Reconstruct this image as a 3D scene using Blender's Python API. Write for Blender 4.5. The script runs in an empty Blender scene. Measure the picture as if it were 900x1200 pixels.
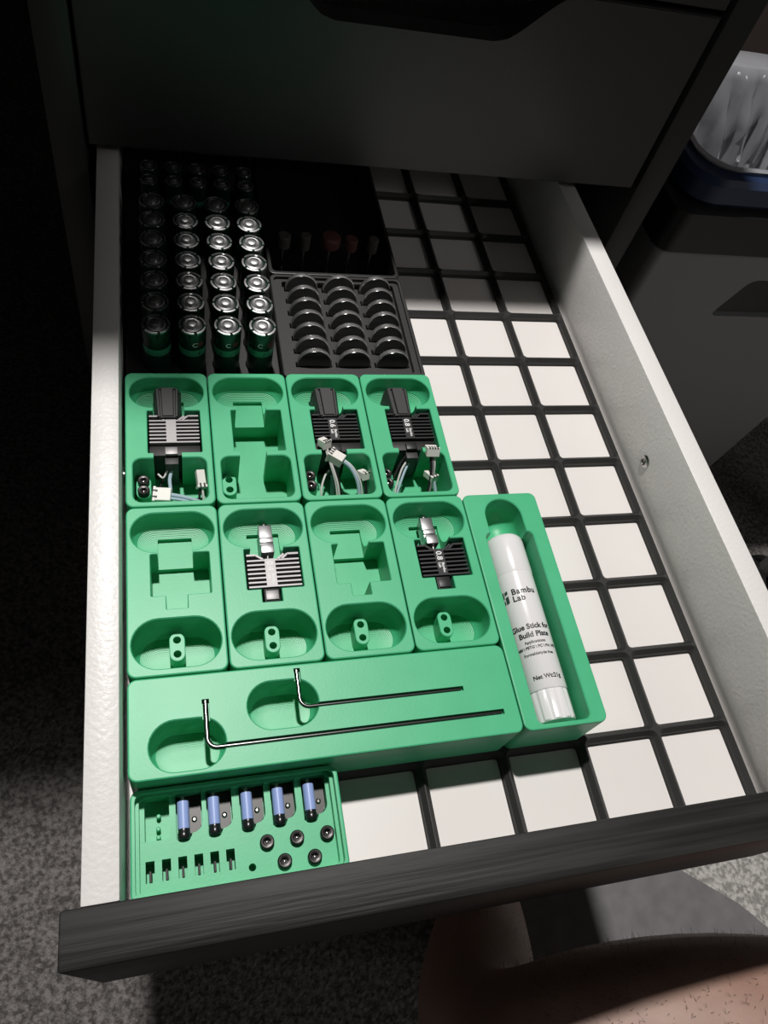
import bpy, bmesh, math, random
from mathutils import Vector, Matrix
random.seed(7)
PI = math.pi
S = 0.001                     # everything below is written in millimetres
FL = 390.0                    # height of the grid's ridges above the floor

sc = bpy.context.scene
col = sc.collection

# ------------------------------------------------------------------ camera
cam_d = bpy.data.cameras.new('camera'); cam = bpy.data.objects.new('camera', cam_d); col.objects.link(cam)
CR = (0.9630271207791958, -0.1760883057595204, 0.2038913269819828)
CD = (-0.04266513508395996, -0.8469569981199088, -0.5299467233448861)
CF = (0.2660046068999551, 0.5016540161410606, -0.8231553906751421)
m = Matrix(((CR[0], -CD[0], -CF[0], 21.84 * S), (CR[1], -CD[1], -CF[1], -33.52 * S), (CR[2], -CD[2], -CF[2], (347.16 + FL) * S), (0, 0, 0, 1)))
cam.matrix_world = m
cam_d.sensor_fit = 'VERTICAL'; cam_d.sensor_height = 36.0; cam_d.lens = 892.0 / 1200.0 * 36.0
cam_d.clip_start = 0.01; cam_d.clip_end = 50
sc.camera = cam

# ------------------------------------------------------------------ world, lights, exposure
w = bpy.data.worlds.new('room_light'); sc.world = w; w.use_nodes = True
bg = w.node_tree.nodes['Background']; bg.inputs[0].default_value = (1.0, 0.96, 0.93, 1); bg.inputs[1].default_value = 0.027
def area(name, loc, target, size, power, color):
    d = bpy.data.lights.new(name, 'AREA'); d.shape = 'DISK'; d.size = size; d.energy = power; d.color = color
    o = bpy.data.objects.new(name, d); col.objects.link(o); o.location = loc
    o.rotation_euler = (Vector(target) - Vector(loc)).to_track_quat('-Z', 'Y').to_euler()
    return o
area('ceiling_lamp', (0.0, 0.711, 1.9 + FL * S), (0.15, 0.15, FL * S), 0.095, 40.0, (1.0, 0.965, 0.93))
area('far_ceiling_lamp', (1.9, -1.5, 2.2), (0.4, 0.2, 0.3), 0.5, 5.5, (1.0, 0.95, 0.92))  # unseen fill light added to lift the shadows and front faces
sc.view_settings.view_transform = 'Standard'
sc.view_settings.look = 'None'
sc.view_settings.exposure = 0.0
sc.view_settings.gamma = 1.0
sc.view_settings.use_curve_mapping = False

# ------------------------------------------------------------------ materials
MATS = {}
def mat(name, color, rough=0.5, metal=0.0, spec=0.5, bump=None, var=None, alpha=None, trans=0.0, stretch=(1, 1, 1), sss=0.0, coat=0.0):
    """bump = (scale per metre, strength, distance in mm); var = (second colour, scale, contrast)"""
    if name in MATS: return MATS[name]
    M = bpy.data.materials.new(name); M.use_nodes = True
    nt = M.node_tree; b = nt.nodes['Principled BSDF']
    b.inputs['Base Color'].default_value = (*color, 1); b.inputs['Roughness'].default_value = rough
    b.inputs['Metallic'].default_value = metal; b.inputs['Specular IOR Level'].default_value = spec
    b.inputs['Transmission Weight'].default_value = trans
    b.inputs['Coat Weight'].default_value = coat
    if sss: b.inputs['Subsurface Weight'].default_value = sss; b.inputs['Subsurface Radius'].default_value = (0.008, 0.003, 0.002); b.inputs['Subsurface Scale'].default_value = 0.6
    if alpha is not None: b.inputs['Alpha'].default_value = alpha
    if bump or var:
        tc = nt.nodes.new('ShaderNodeTexCoord'); mp = nt.nodes.new('ShaderNodeMapping'); mp.inputs['Scale'].default_value = stretch
        nt.links.new(tc.outputs['Object'], mp.inputs['Vector'])
    if var:
        c2, sca, con = var
        n = nt.nodes.new('ShaderNodeTexNoise'); n.inputs['Scale'].default_value = sca; n.inputs['Detail'].default_value = 5
        r = nt.nodes.new('ShaderNodeValToRGB'); r.color_ramp.elements[0].position = 0.5 - con; r.color_ramp.elements[1].position = 0.5 + con
        r.color_ramp.elements[0].color = (*color, 1); r.color_ramp.elements[1].color = (*c2, 1)
        nt.links.new(mp.outputs[0], n.inputs['Vector']); nt.links.new(n.outputs['Fac'], r.inputs[0]); nt.links.new(r.outputs[0], b.inputs['Base Color'])
    if bump:
        sca, st, dist = bump
        n = nt.nodes.new('ShaderNodeTexNoise'); n.inputs['Scale'].default_value = sca; n.inputs['Detail'].default_value = 4
        bp = nt.nodes.new('ShaderNodeBump'); bp.inputs['Strength'].default_value = st; bp.inputs['Distance'].default_value = dist * S
        nt.links.new(mp.outputs[0], n.inputs['Vector']); nt.links.new(n.outputs['Fac'], bp.inputs['Height']); nt.links.new(bp.outputs[0], b.inputs['Normal'])
    MATS[name] = M
    return M
GREEN = mat('green_printed_plastic', (0.060, 0.455, 0.216), 0.42, bump=(900, 0.22, 0.12), stretch=(1, 1, 4), var=((0.073, 0.49, 0.245), 60, 0.2))
BLACKP = mat('black_printed_plastic', (0.012, 0.0125, 0.013), 0.45, bump=(900, 0.2, 0.12))
DARKP = mat('dark_grey_printed_plastic', (0.022, 0.022, 0.022), 0.5, bump=(700, 0.3, 0.15))
GRID = mat('charcoal_grid_plastic', (0.020, 0.020, 0.019), 0.5, bump=(500, 0.2, 0.12))
WHITE = mat('white_foil', (0.78, 0.765, 0.75), 0.38, bump=(480, 0.7, 0.35), var=((0.80, 0.79, 0.775), 25, 0.2))
WHITEF = mat('white_drawer_base', (0.80, 0.775, 0.755), 0.4, bump=(300, 0.1, 0.1), var=((0.77, 0.735, 0.715), 12, 0.2))
WOOD = mat('black_brown_wood_grain', (0.009, 0.0088, 0.0085), 0.55, spec=0.3, bump=(220, 0.9, 0.4), var=((0.028, 0.027, 0.026), 110, 0.12), stretch=(0.07, 2.2, 2.2))
BROWNP = mat('black_brown_paint', (0.026, 0.027, 0.027), 0.40, bump=(40, 0.06, 0.3))
KEYM = mat('oiled_key_steel', (0.20, 0.205, 0.20), 0.22, 1.0)
STEEL = mat('polished_steel', (0.42, 0.42, 0.41), 0.20, 1.0)
NICKEL = mat('nickel_plate', (0.44, 0.44, 0.45), 0.40, 1.0)
SATIN_GLINT = mat('satin_aluminium', (0.29, 0.28, 0.285), 0.52, 0.75, bump=(2000, 0.15, 0.05))  # plain on nozzles; on two heatsinks the lamp's glint is put into the colour
ANOD = mat('black_anodised_aluminium', (0.035, 0.035, 0.037), 0.42, 0.5)
ANODD = mat('matt_black_metal', (0.008, 0.008, 0.008), 0.55)
SOCK = mat('dark_grey_silicone', (0.032, 0.033, 0.034), 0.55)
COIN = mat('coin_cell_face', (0.20, 0.20, 0.20), 0.24, 1.0)  # darker than the can: shade on the near faces put into the colour
RIMM = mat('coin_cell_can', (0.66, 0.66, 0.66), 0.42, 1.0)
CONN = mat('white_connector_nylon', (0.84, 0.82, 0.78), 0.4)
WIREW = mat('white_wire', (0.62, 0.62, 0.60), 0.35)
WIREB = mat('black_wire', (0.012, 0.012, 0.013), 0.35)
WIREC = mat('pale_blue_wire', (0.40, 0.52, 0.60), 0.3)
PRINTW = mat('white_print', (0.80, 0.80, 0.80), 0.5)
PRINTB = mat('dark_print', (0.02, 0.025, 0.025), 0.5)
PRINTG = mat('green_black_logo_print', (0.03, 0.07, 0.05), 0.5)
GLUE = mat('white_glue_plastic', (0.80, 0.79, 0.80), 0.22, coat=0.3)
SCREWB = mat('black_oxide_steel', (0.028, 0.026, 0.026), 0.32, 0.7)
BLUE = mat('pale_blue_plastic', (0.30, 0.40, 0.74), 0.35)
BATK = mat('black_battery_sleeve', (0.010, 0.012, 0.012), 0.25)
BATG = mat('dark_green_battery_sleeve', (0.004, 0.024, 0.015), 0.25)
BATT = mat('metallic_green_battery_sleeve', (0.012, 0.045, 0.032), 0.3, 0.4)
BATB = mat('bright_green_battery_band', (0.07, 0.36, 0.22), 0.3, 0.4)
REDP = mat('dark_red_print', (0.10, 0.012, 0.012), 0.4)
STONE = mat('red_brown_grinding_stone', (0.10, 0.035, 0.03), 0.85, bump=(1500, 0.6, 0.3))
STONEG = mat('grey_grinding_stone', (0.07, 0.065, 0.06), 0.85, bump=(1500, 0.6, 0.3))
CANG = mat('grey_bin_plastic', (0.30, 0.30, 0.305), 0.45, bump=(300, 0.15, 0.2))
CANB = mat('black_bin_plastic', (0.010, 0.011, 0.012), 0.4)
NAVY = mat('navy_blue_plastic', (0.018, 0.034, 0.085), 0.35)
BAG = mat('clear_grey_bag_film', (0.40, 0.41, 0.44), 0.18, trans=0.2, alpha=0.88, coat=0.6)
SKIN = mat('skin', (0.40, 0.255, 0.20), 0.5, bump=(500, 0.25, 0.3), var=((0.34, 0.20, 0.155), 45, 0.2), sss=0.25)
HAIR = mat('body_hair', (0.02, 0.013, 0.01), 0.5)
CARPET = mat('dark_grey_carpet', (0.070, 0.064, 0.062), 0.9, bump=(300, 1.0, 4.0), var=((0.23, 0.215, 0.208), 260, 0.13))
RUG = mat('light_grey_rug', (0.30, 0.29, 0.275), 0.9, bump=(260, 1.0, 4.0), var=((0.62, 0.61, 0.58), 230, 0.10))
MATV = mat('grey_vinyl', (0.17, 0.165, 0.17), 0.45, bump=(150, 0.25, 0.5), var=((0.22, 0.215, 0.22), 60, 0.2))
DESK = mat('dark_desk_laminate', (0.05, 0.04, 0.035), 0.5)
WALLP = mat('dark_brown_wall_paint', (0.070, 0.052, 0.048), 0.8)

# ------------------------------------------------------------------ mesh helpers (millimetres)
def to_mesh(bm, name='part', smooth=35):
    bmesh.ops.scale(bm, vec=(S, S, S), verts=bm.verts)
    bmesh.ops.recalc_face_normals(bm, faces=bm.faces)
    me = bpy.data.meshes.new(name); bm.to_mesh(me); bm.free()
    finish(me, smooth)
    return me
def finish(me, smooth=35):
    if smooth:
        me.polygons.foreach_set('use_smooth', [True] * len(me.polygons))
        me.set_sharp_from_angle(angle=math.radians(smooth))
    me.update()
def obj(name, me, material, parent=None, loc=None):
    if isinstance(me, bmesh.types.BMesh): me = to_mesh(me, name)
    me.name = name
    o = bpy.data.objects.new(name, me); col.objects.link(o)
    if material is not None:
        if me.materials: me.materials[0] = material
        else: me.materials.append(material)
    if parent is not None: o.parent = parent
    if loc is not None: o.location = Vector(loc) * S if parent is not None else P(*loc)
    return o
def P(x, y, z): return Vector((x * S, y * S, (z + FL) * S))
def tag(o, label, cat, group=None, kind=None):
    o['label'] = label; o['category'] = cat
    if group: o['group'] = group
    if kind: o['kind'] = kind
    return o
def thing(name, label, cat, loc, group=None, rz=0.0):
    o = bpy.data.objects.new(name, None); col.objects.link(o); o.empty_display_size = 0.01
    o.location = P(*loc); o.rotation_euler = (0, 0, rz)
    return tag(o, label, cat, group)
def structure(name, me, material, loc=(0, 0, 0)):
    o = obj(name, me, material); o.location = P(*loc); o['kind'] = 'structure'; return o
def copy_tree(src, label, loc, rz=0.0):
    r = src.copy(); col.objects.link(r); r.location = P(*loc); r.rotation_euler = (0, 0, rz); r['label'] = label
    for ch in src.children:
        c = ch.copy(); col.objects.link(c); c.parent = r
        for g in ch.children:
            d = g.copy(); col.objects.link(d); d.parent = c
    return r

def add_box(bm, x0, x1, y0, y1, z0, z1, bevel=0.0, seg=2):
    vs = [bm.verts.new((x, y, z)) for z in (z0, z1) for x, y in ((x0, y0), (x1, y0), (x1, y1), (x0, y1))]
    fs = [bm.faces.new([vs[i] for i in q]) for q in ((3, 2, 1, 0), (4, 5, 6, 7), (0, 1, 5, 4), (1, 2, 6, 5), (2, 3, 7, 6), (3, 0, 4, 7))]
    if bevel:
        es = {e for f in fs for e in f.edges}
        bmesh.ops.bevel(bm, geom=list(es), offset=bevel, segments=seg, profile=0.5, affect='EDGES')
    return bm
def box(x0, x1, y0, y1, z0, z1, bevel=0.0, seg=2): return add_box(bmesh.new(), x0, x1, y0, y1, z0, z1, bevel, seg)
def rrect(x0, x1, y0, y1, r, n=6):
    r = max(0.01, min(r, (x1 - x0) / 2 - 0.001, (y1 - y0) / 2 - 0.001)); out = []
    for cx, cy, a in ((x1 - r, y1 - r, 0), (x0 + r, y1 - r, 90), (x0 + r, y0 + r, 180), (x1 - r, y0 + r, 270)):
        for i in range(n + 1):
            t = math.radians(a + 90 * i / n); out.append((cx + r * math.cos(t), cy + r * math.sin(t)))
    return out
def add_loft(bm, levels, cap0=True, cap1=True):
    """levels: [(outline of (x, y), z)], outlines with equal counts, counter-clockwise"""
    rings = [[bm.verts.new((x, y, z)) for x, y in o] for o, z in levels]
    n = len(rings[0])
    for a, b in zip(rings, rings[1:]):
        for i in range(n): bm.faces.new((a[i], a[(i + 1) % n], b[(i + 1) % n], b[i]))
    if cap0: bm.faces.new(rings[0][::-1])
    if cap1: bm.faces.new(rings[-1])
    return bm
def add_lathe(bm, prof, n=24, axis='Z', c=(0, 0, 0), caps=True):
    """prof: [(r, h)] along the axis"""
    def pt(r, h, t):
        a, b = r * math.cos(t), r * math.sin(t)
        v = {'Z': (a, b, h), 'Y': (a, h, -b), 'X': (h, a, b)}[axis]
        return (v[0] + c[0], v[1] + c[1], v[2] + c[2])
    rings = [[bm.verts.new(pt(r, h, 2 * PI * i / n)) for i in range(n)] for r, h in prof]
    for a, b in zip(rings, rings[1:]):
        for i in range(n): bm.faces.new((a[i], a[(i + 1) % n], b[(i + 1) % n], b[i]))
    if caps:
        bm.faces.new(rings[0][::-1]); bm.faces.new(rings[-1])
    return bm
def catmull(pts, k=6):
    pts = [Vector(p) for p in pts]; P_ = [pts[0] * 2 - pts[1]] + pts + [pts[-1] * 2 - pts[-2]]; out = []
    for i in range(1, len(P_) - 2):
        a, b, c, d = P_[i - 1:i + 3]
        for j in range(k):
            t = j / k
            out.append(0.5 * ((2 * b) + (c - a) * t + (2 * a - 5 * b + 4 * c - d) * t * t + (3 * b - a - 3 * c + d) * t ** 3))
    out.append(pts[-1]); return out
def add_tube(bm, pts, r, n=8):
    pts = [Vector(p) for p in pts]; rings = []; up = Vector((0, 0, 1))
    for i, p in enumerate(pts):
        t = (pts[min(i + 1, len(pts) - 1)] - pts[max(i - 1, 0)]).normalized()
        if abs(t.dot(up)) > 0.95: up = Vector((1, 0, 0)) if abs(t.x) < 0.9 else Vector((0, 1, 0))
        a = t.cross(up).normalized(); b = a.cross(t); up = b
        rings.append([bm.verts.new(p + (a * math.cos(2 * PI * k / n) + b * math.sin(2 * PI * k / n)) * r) for k in range(n)])
    for a, b in zip(rings, rings[1:]):
        for k in range(n): bm.faces.new((a[k], a[(k + 1) % n], b[(k + 1) % n], b[k]))
    bm.faces.new(rings[0][::-1]); bm.faces.new(rings[-1])
    return bm
def prism_xz(outline, y0, y1):
    """outline of (x, z) points pushed along y"""
    bm = bmesh.new()
    a = [bm.verts.new((x, y0, z)) for x, z in outline]; b = [bm.verts.new((x, y1, z)) for x, z in outline]; n = len(a)
    for i in range(n): bm.faces.new((a[i], a[(i + 1) % n], b[(i + 1) % n], b[i]))
    bm.faces.new(a[::-1]); bm.faces.new(b)
    return bm
def difference(bm, cutters, smooth=20):
    """bm minus each cutter (all bmeshes in mm), as a finished mesh"""
    tmp = []
    def t(b):
        bmesh.ops.recalc_face_normals(b, faces=b.faces)
        me = bpy.data.meshes.new('tmp'); b.to_mesh(me); b.free()
        o = bpy.data.objects.new('tmp', me); col.objects.link(o); tmp.append(o); return o
    base = t(bm)
    for c in cutters:
        md = base.modifiers.new('cut', 'BOOLEAN'); md.operation = 'DIFFERENCE'; md.solver = 'EXACT'; md.object = t(c)
    bpy.context.view_layer.update()
    dg = bpy.context.evaluated_depsgraph_get()
    me = bpy.data.meshes.new_from_object(base.evaluated_get(dg))
    for o in tmp:
        d = o.data; bpy.data.objects.remove(o); bpy.data.meshes.remove(d)
    me.transform(Matrix.Scale(S, 4)); me.materials.clear(); finish(me, smooth)
    return me
def text_mesh(body, size, spacing=1.0, bold=0.0, align='CENTER'):
    """flat lettering in the xy plane, in mm, as a list (verts, faces)"""
    cu = bpy.data.curves.new('t', 'FONT'); cu.body = body; cu.size = size; cu.align_x = align; cu.space_character = spacing; cu.offset = bold; cu.resolution_u = 3
    o = bpy.data.objects.new('t', cu); col.objects.link(o); bpy.context.view_layer.update()
    me = bpy.data.meshes.new_from_object(o.evaluated_get(bpy.context.evaluated_depsgraph_get()))
    bm = bmesh.new(); bm.from_mesh(me); bpy.data.objects.remove(o); bpy.data.curves.remove(cu); bpy.data.meshes.remove(me)
    bmesh.ops.triangulate(bm, faces=bm.faces)
    return bm

# ------------------------------------------------------------------ the room
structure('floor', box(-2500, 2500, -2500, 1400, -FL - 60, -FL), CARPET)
structure('wall_back', box(-2500, 2500, 1400, 1460, -FL, 2200), WALLP)
rg = bmesh.new()
ro = rrect(330, 1300, -900, 150, 40, 6)
add_loft(rg, [(ro, -FL), (ro, -FL + 4), (rrect(333, 1297, -897, 147, 38, 6), -FL + 6)])
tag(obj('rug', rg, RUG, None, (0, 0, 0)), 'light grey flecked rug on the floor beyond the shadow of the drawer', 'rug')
mt = bmesh.new()
ol = [(280, -160), (420, -190), (600, -130), (528, -46), (452, 12), (425, 70), (280, 90)]
add_loft(mt, [(ol, -FL + 6.05), (ol, -FL + 7.4), ([(x * 0.997 + 1.2, y * 0.997) for x, y in ol], -FL + 8)])
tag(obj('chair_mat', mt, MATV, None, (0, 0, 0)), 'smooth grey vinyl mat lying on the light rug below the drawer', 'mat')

# desk above the cabinet (out of the picture, its edge shades the back of the drawer)
desk = thing('desk', 'dark desk whose top carries a raised shelf above the drawer cabinet', 'desk', (0, 0, 310))
obj('table_top', box(-2300, 385, 409.5, 1390, 0, 26, 2), DESK, desk)
obj('raised_shelf', box(-1000, 34, 397, 760, 330, 352, 2), DESK, desk)  # unseen slab added to cast the shade over the left batteries and rail
for x in (-990, 10): obj('shelf_support', box(x, x + 18, 430, 760, 26, 330), DESK, desk)
for x, y in ((-2200, 1040), (-2200, 560)): obj('leg', box(x, x + 45, y, y + 45, -310 - FL, 0), DESK, desk)

# ------------------------------------------------------------------ the cabinet and its closed drawers
cab = thing('drawer_cabinet', 'black-brown drawer cabinet with tall side panels holding the open drawer', 'cabinet', (0, 0, -FL))
CT = 306 + FL
obj('side_panel', box(-38, -19, 403, 980, 0, CT, 1), BROWNP, cab)
obj('side_panel', box(350, 370, 403, 980, 0, CT, 1), BROWNP, cab)
obj('back_panel', box(-19, 350, 968, 980, 0, CT), BROWNP, cab)
obj('top_panel', box(-19, 350, 405, 968, CT - 12, CT), BROWNP, cab)
obj('bottom_panel', box(-19, 350, 405, 968, 30, 48), BROWNP, cab)
def closed_drawer(z0, z1, label):
    d = thing('drawer', label, 'drawer', (164.5, 405, z0))
    h = z1 - z0; zc = h - 30
    out = [(-181.5, 0), (182.5, 0), (182.5, h), (90, h)]
    for i in range(1, 10):
        t = i / 10; out.append((90 - 44 * t, h - 30 * (3 * t * t - 2 * t ** 3)))
    out += [(46, zc), (-46, zc)]
    for i in range(1, 10):
        t = 1 - i / 10; out.append((-90 + 44 * t, h - 30 * (3 * t * t - 2 * t ** 3)))
    out += [(-90, h), (-181.5, h)]
    f = prism_xz(out, 0, 18)
    bmesh.ops.bevel(f, geom=[e for e in f.edges if abs(e.verts[0].co.y - e.verts[1].co.y) < 1e-6 and e.verts[0].co.y < 1], offset=0.8, segments=2, affect='EDGES')
    obj('front_panel', f, BROWNP, d)
    for x in (-174, 161): obj('side_panel', box(x, x + 13, 18, 540, 8, h - 28), WHITE, d)
    obj('back_panel', box(-161, 161, 528, 540, 8, h - 28), WHITE, d)
    obj('bottom_panel', box(-161, 161, 18, 528, 14, 18), WHITE, d)
    return d
closed_drawer(57.5, 172, 'closed black-brown drawer front just above the open drawer, with scooped handle cutout')
closed_drawer(175.5, 290, 'upper closed black-brown drawer, only its lower edge showing at the top')

# ------------------------------------------------------------------ the open drawer
dr = thing('drawer', 'open white drawer with a black-brown wood grain front, lined with a grid', 'drawer', (0, 0, -17))
obj('side_panel', box(-14.0, -1.4, 0, 520, 0, 64, 0.6), WHITE, dr)['label'] = 'white textured side rail beside the battery holder'
obj('side_panel', box(298.5, 311.5, 0, 520, 0, 64, 0.6), WHITE, dr)['label'] = 'white textured side rail beside the empty grid cells'
obj('bottom_panel', box(-1.4, 298.5, 0, 520, 9, 12), WHITEF, dr)
obj('back_panel', box(-1.4, 298.5, 508, 520, 12, 60), WHITE, dr)
obj('front_panel', box(-20.5, 347, -18.2, 0, -77, 64, 0.9), WOOD, dr)['label'] = 'black-brown wood grain front'
for x, sgn in ((298.5, -1), (-1.4, 1)):
    s = bmesh.new()
    add_lathe(s, [(4.2, 0), (4.2, 0.5 * sgn), (3.6, 1.0 * sgn), (2.2, 1.2 * sgn), (2.0, 0.5 * sgn), (0.3, 0.3 * sgn)], 16, 'X', (x, 196, 32.6))
    obj('cam_screw', s, STEEL, dr)['label'] = 'small bright steel screw head'

# ------------------------------------------------------------------ the grid
NX, NY = 7, 12
g = bmesh.new()
def cell_levels(cx, cy):
    n = 4
    base = rrect(cx + 0.25, cx + 41.75, cy + 0.25, cy + 41.75, 4, n)
    sq = []
    for x, y in base:                                   # the same points pushed out to the cell's own edge
        dx, dy = x - cx - 21, y - cy - 21; k = 21 / max(abs(dx), abs(dy)); sq.append((cx + 21 + dx * k, cy + 21 + dy * k))
    return [(sq, 0), (base, -0.02), (rrect(cx + 2.4, cx + 39.6, cy + 2.4, cy + 39.6, 1.9, n), -2.15), (rrect(cx + 2.4, cx + 39.6, cy + 2.4, cy + 39.6, 1.9, n), -4.0), (rrect(cx + 2.9, cx + 39.1, cy + 2.9, cy + 39.1, 1.5, n), -4.95)]
for i in range(NX):
    for j in range(NY): add_loft(g, cell_levels(i * 42, j * 42)[::-1], False, False)
for x0, x1, y0, y1 in ((0, 0, 0, NY * 42), (NX * 42, NX * 42, 0, NY * 42), (0, NX * 42, 0, 0), (0, NX * 42, NY * 42, NY * 42)):
    vs = [g.verts.new(v) for v in ((x0, y0, 0), (x1, y1, 0), (x1, y1, -4.95), (x0, y0, -4.95))]; g.faces.new(vs)
bmesh.ops.remove_doubles(g, verts=g.verts, dist=0.005)
tag(obj('grid_baseplate', g, GRID, None, (0.6, 0.6, 0)), 'charcoal plastic grid baseplate with square openings on the white drawer bottom', 'grid')

# ------------------------------------------------------------------ bins
H = 30.5
def shell(wx, wy, h, r=3.75, c=0.25):
    X0, X1, Y0, Y1 = c, wx * 42 - c, c, wy * 42 - c
    def R(i): return rrect(X0 + i, X1 - i, Y0 + i, Y1 - i, r - i, 5)
    return add_loft(bmesh.new(), [(R(0.9), 0.05), (R(0.1), 0.9), (R(0), 1.2), (R(0), h - 0.7), (R(0.2), h - 0.2), (R(0.7), h)])
def feet(wx, wy):
    bm = bmesh.new()
    for i in range(wx):
        for j in range(wy):
            def R(k): return rrect(i * 42 + k, i * 42 + 42 - k, j * 42 + k, j * 42 + 42 - k, max(0.8, 4 - k), 2)
            add_loft(bm, [(R(3.4), -4.7), (R(2.8), -4.0), (R(2.8), -2.3), (R(0.9), -0.3), (R(0.9), 0.06)])
    return bm
def scoop(x0, x1, y0, y1, zf, fr, r=None, top=60, steps=20, terrace=True, ch=0.5):
    """stadium pocket whose floor curves up into the wall in printed steps"""
    r = r or min(x1 - x0, y1 - y0) / 2
    lv = []; zp = zf
    for i in range(steps + 1):
        a = PI / 2 * i / steps
        k = fr * (1 - math.sin(a)); z = zf + fr * (1 - math.cos(a))
        o_ = rrect(x0 + k, x1 - k, y0 + k, y1 - k, max(0.3, r - k), 8)
        if terrace and i and a < 0.9: lv.append((o_, zp + 0.12 * (z - zp)))
        lv.append((o_, z)); zp = z
    e = rrect(x0 - ch, x1 + ch, y0 - ch, y1 + ch, r + ch, 8)
    lv += [(rrect(x0, x1, y0, y1, r, 8), H - ch), (e, H + 0.02), (e, top)]
    return add_loft(bmesh.new(), lv)
def well(x0, x1, y0, y1, zf, r=0.6, top=60, n=4, lip=None, ch=0.35):
    lv = [(rrect(x0, x1, y0, y1, r, n), zf)]
    if lip:
        lv += [(rrect(x0, x1, y0, y1, r, n), lip - ch), (rrect(x0 - ch, x1 + ch, y0 - ch, y1 + ch, r + ch, n), lip + 0.02), (rrect(x0 - ch, x1 + ch, y0 - ch, y1 + ch, r + ch, n), top)]
    else: lv.append((rrect(x0, x1, y0, y1, r, n), top))
    return add_loft(bmesh.new(), lv)
def many(cuts):
    bm = bmesh.new()
    for c in cuts:
        me = bpy.data.meshes.new('c'); c.to_mesh(me); c.free(); bm.from_mesh(me); bpy.data.meshes.remove(me)
    return bm
def post(cx, y0, y1, z0, z1, r=3.4, hr=1.75):
    st = rrect(cx - r, cx + r, y0 - r, y1 + r, r, 6)
    b = add_loft(bmesh.new(), [(st, z0), (st, z1 - 0.3), (rrect(cx - r + .3, cx + r - .3, y0 - r + .3, y1 + r - .3, r - .3, 6), z1)])
    return difference(b, [many([add_lathe(bmesh.new(), [(hr, z0 + 3), (hr, 60)], 16, 'Z', (cx, y, 0)) for y in (y0, y1)])])

# bins with a cable compartment, two cells deep
FA = 6.0
A_body = difference(shell(1, 2, H), [scoop(2.4, 39.6, 60.6, 80.6, 17.5, 10), well(13.6, 29.4, 55, 74, 15.6), well(10.8, 37.0, 31.6, 58.2, FA, lip=H), well(13.4, 27.0, 25, 33, FA, 0.2), well(3.6, 38.6, 3.0, 28.4, FA, 4.0, lip=H, ch=0.5)])
A_feet = to_mesh(feet(1, 2), 'feet')
A_post = post(8.0, 17.2, 23.2, FA - 0.5, 17.0, 3.6, 1.9)
B_body = difference(shell(1, 2, H), [scoop(2.2, 39.8, 59.6, 80.4, 17.0, 10), well(13.8, 29.6, 55, 73.5, 15.0), well(10.6, 36.8, 37.2, 58.4, 12.0, lip=H), well(17.0, 26.2, 30.6, 38, 12.0, 0.2, lip=H), scoop(2.0, 39.6, 3.4, 26.2, 10.0, 11)])
B_post = post(20.8, 13.6, 20.2, 9.8, 19.8)
A_lab = ['green bin holding the hotend with pale silver fins, touching the white rail', 'empty green bin with a cable compartment, between two filled ones',
         'green bin holding a black hotend marked 0.6 with three loose connectors', 'green bin holding a black hotend whose flat connector stands on the rim, beside bare grid']
B_lab = ['empty green bin in the second row, against the white rail', 'green bin holding the silver hotend marked 0.4', 'empty green bin between the two hotends marked 0.4 and 0.8',
         'green bin holding the black hotend marked 0.8, beside the glue stick']
for i in range(4):
    b = thing('storage_bin', A_lab[i], 'bin', (i * 42, 168, 0), 'green hotend bins')
    obj('body', A_body, GREEN, b); obj('base', A_feet, GREEN, b); obj('screw_post', A_post, GREEN, b)
    b = thing('storage_bin', B_lab[i], 'bin', (i * 42, 84, 0), 'green hotend bins')
    obj('body', B_body, GREEN, b); obj('base', A_feet, GREEN, b); obj('screw_post', B_post, GREEN, b)

# ------------------------------------------------------------------ hotends
def fins_mesh(z0, z1, ys, xl, xr, x0, x1, y0):
    """heatsink: back block, centre column, thin fins and the bent top fin"""
    bm = bmesh.new()
    for y in ys:
        add_box(bm, xl, x0 + 0.2, y - 0.42, y + 0.42, z0, z1); add_box(bm, x1 - 0.2, xr, y - 0.42, y + 0.42, z0, z1)
    add_box(bm, x0, x1, ys[0] - 0.42, ys[-1] + 0.7, z0, z1 + 0.05)
    yt = ys[-1] + 3.0
    for pts in ([(xl, yt), (xl + 4.2, yt), (x0 - 0.6, ys[-1] + 0.5)], [(xr, yt), (xr - 5.2, yt), (xr - 8.0, ys[-1] + 0.5)], [(x1 + 4.4, yt), (x1 + 1.2, ys[-1] + 0.3)]):
        for (ax, ay), (bx_, by_) in zip(pts, pts[1:]):
            d = Vector((bx_ - ax, by_ - ay, 0)); n = Vector((-d.y, d.x, 0)).normalized() * 0.5
            q = [Vector((ax, ay, 0)) + n, Vector((ax, ay, 0)) - n, Vector((bx_, by_, 0)) - n, Vector((bx_, by_, 0)) + n]
            lo = [bm.verts.new((v.x, v.y, z0)) for v in q]; hi = [bm.verts.new((v.x, v.y, z1)) for v in q]
            for i in range(4): bm.faces.new((lo[i], lo[(i + 1) % 4], hi[(i + 1) % 4], hi[i]))
            bm.faces.new(lo[::-1]); bm.faces.new(hi)
    return bm
FY = [39.0 + 2.27 * i for i in range(7)]
def column_text(digits, parent, z, x=22.3):
    """lettering that reads down the column: size first, then the maker's name on two short lines"""
    def put(body, size, x_, y_, bold, name):
        bm = text_mesh(body, size, 1.0, bold, 'LEFT')
        for v in bm.verts: v.co = Vector((x_ + v.co.y, y_ - v.co.x, z))
        o = obj(name, bm, PRINTW, parent)
    put(digits, 4.1, x - 1.4, 52.0, 0.09, 'size_print')
    put('Bambu', 2.0, x + 0.35, 45.6, 0.05, 'maker_print'); put('Lab', 2.0, x - 1.45, 45.6, 0.05, 'maker_print')
fin_cache = {}
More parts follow.
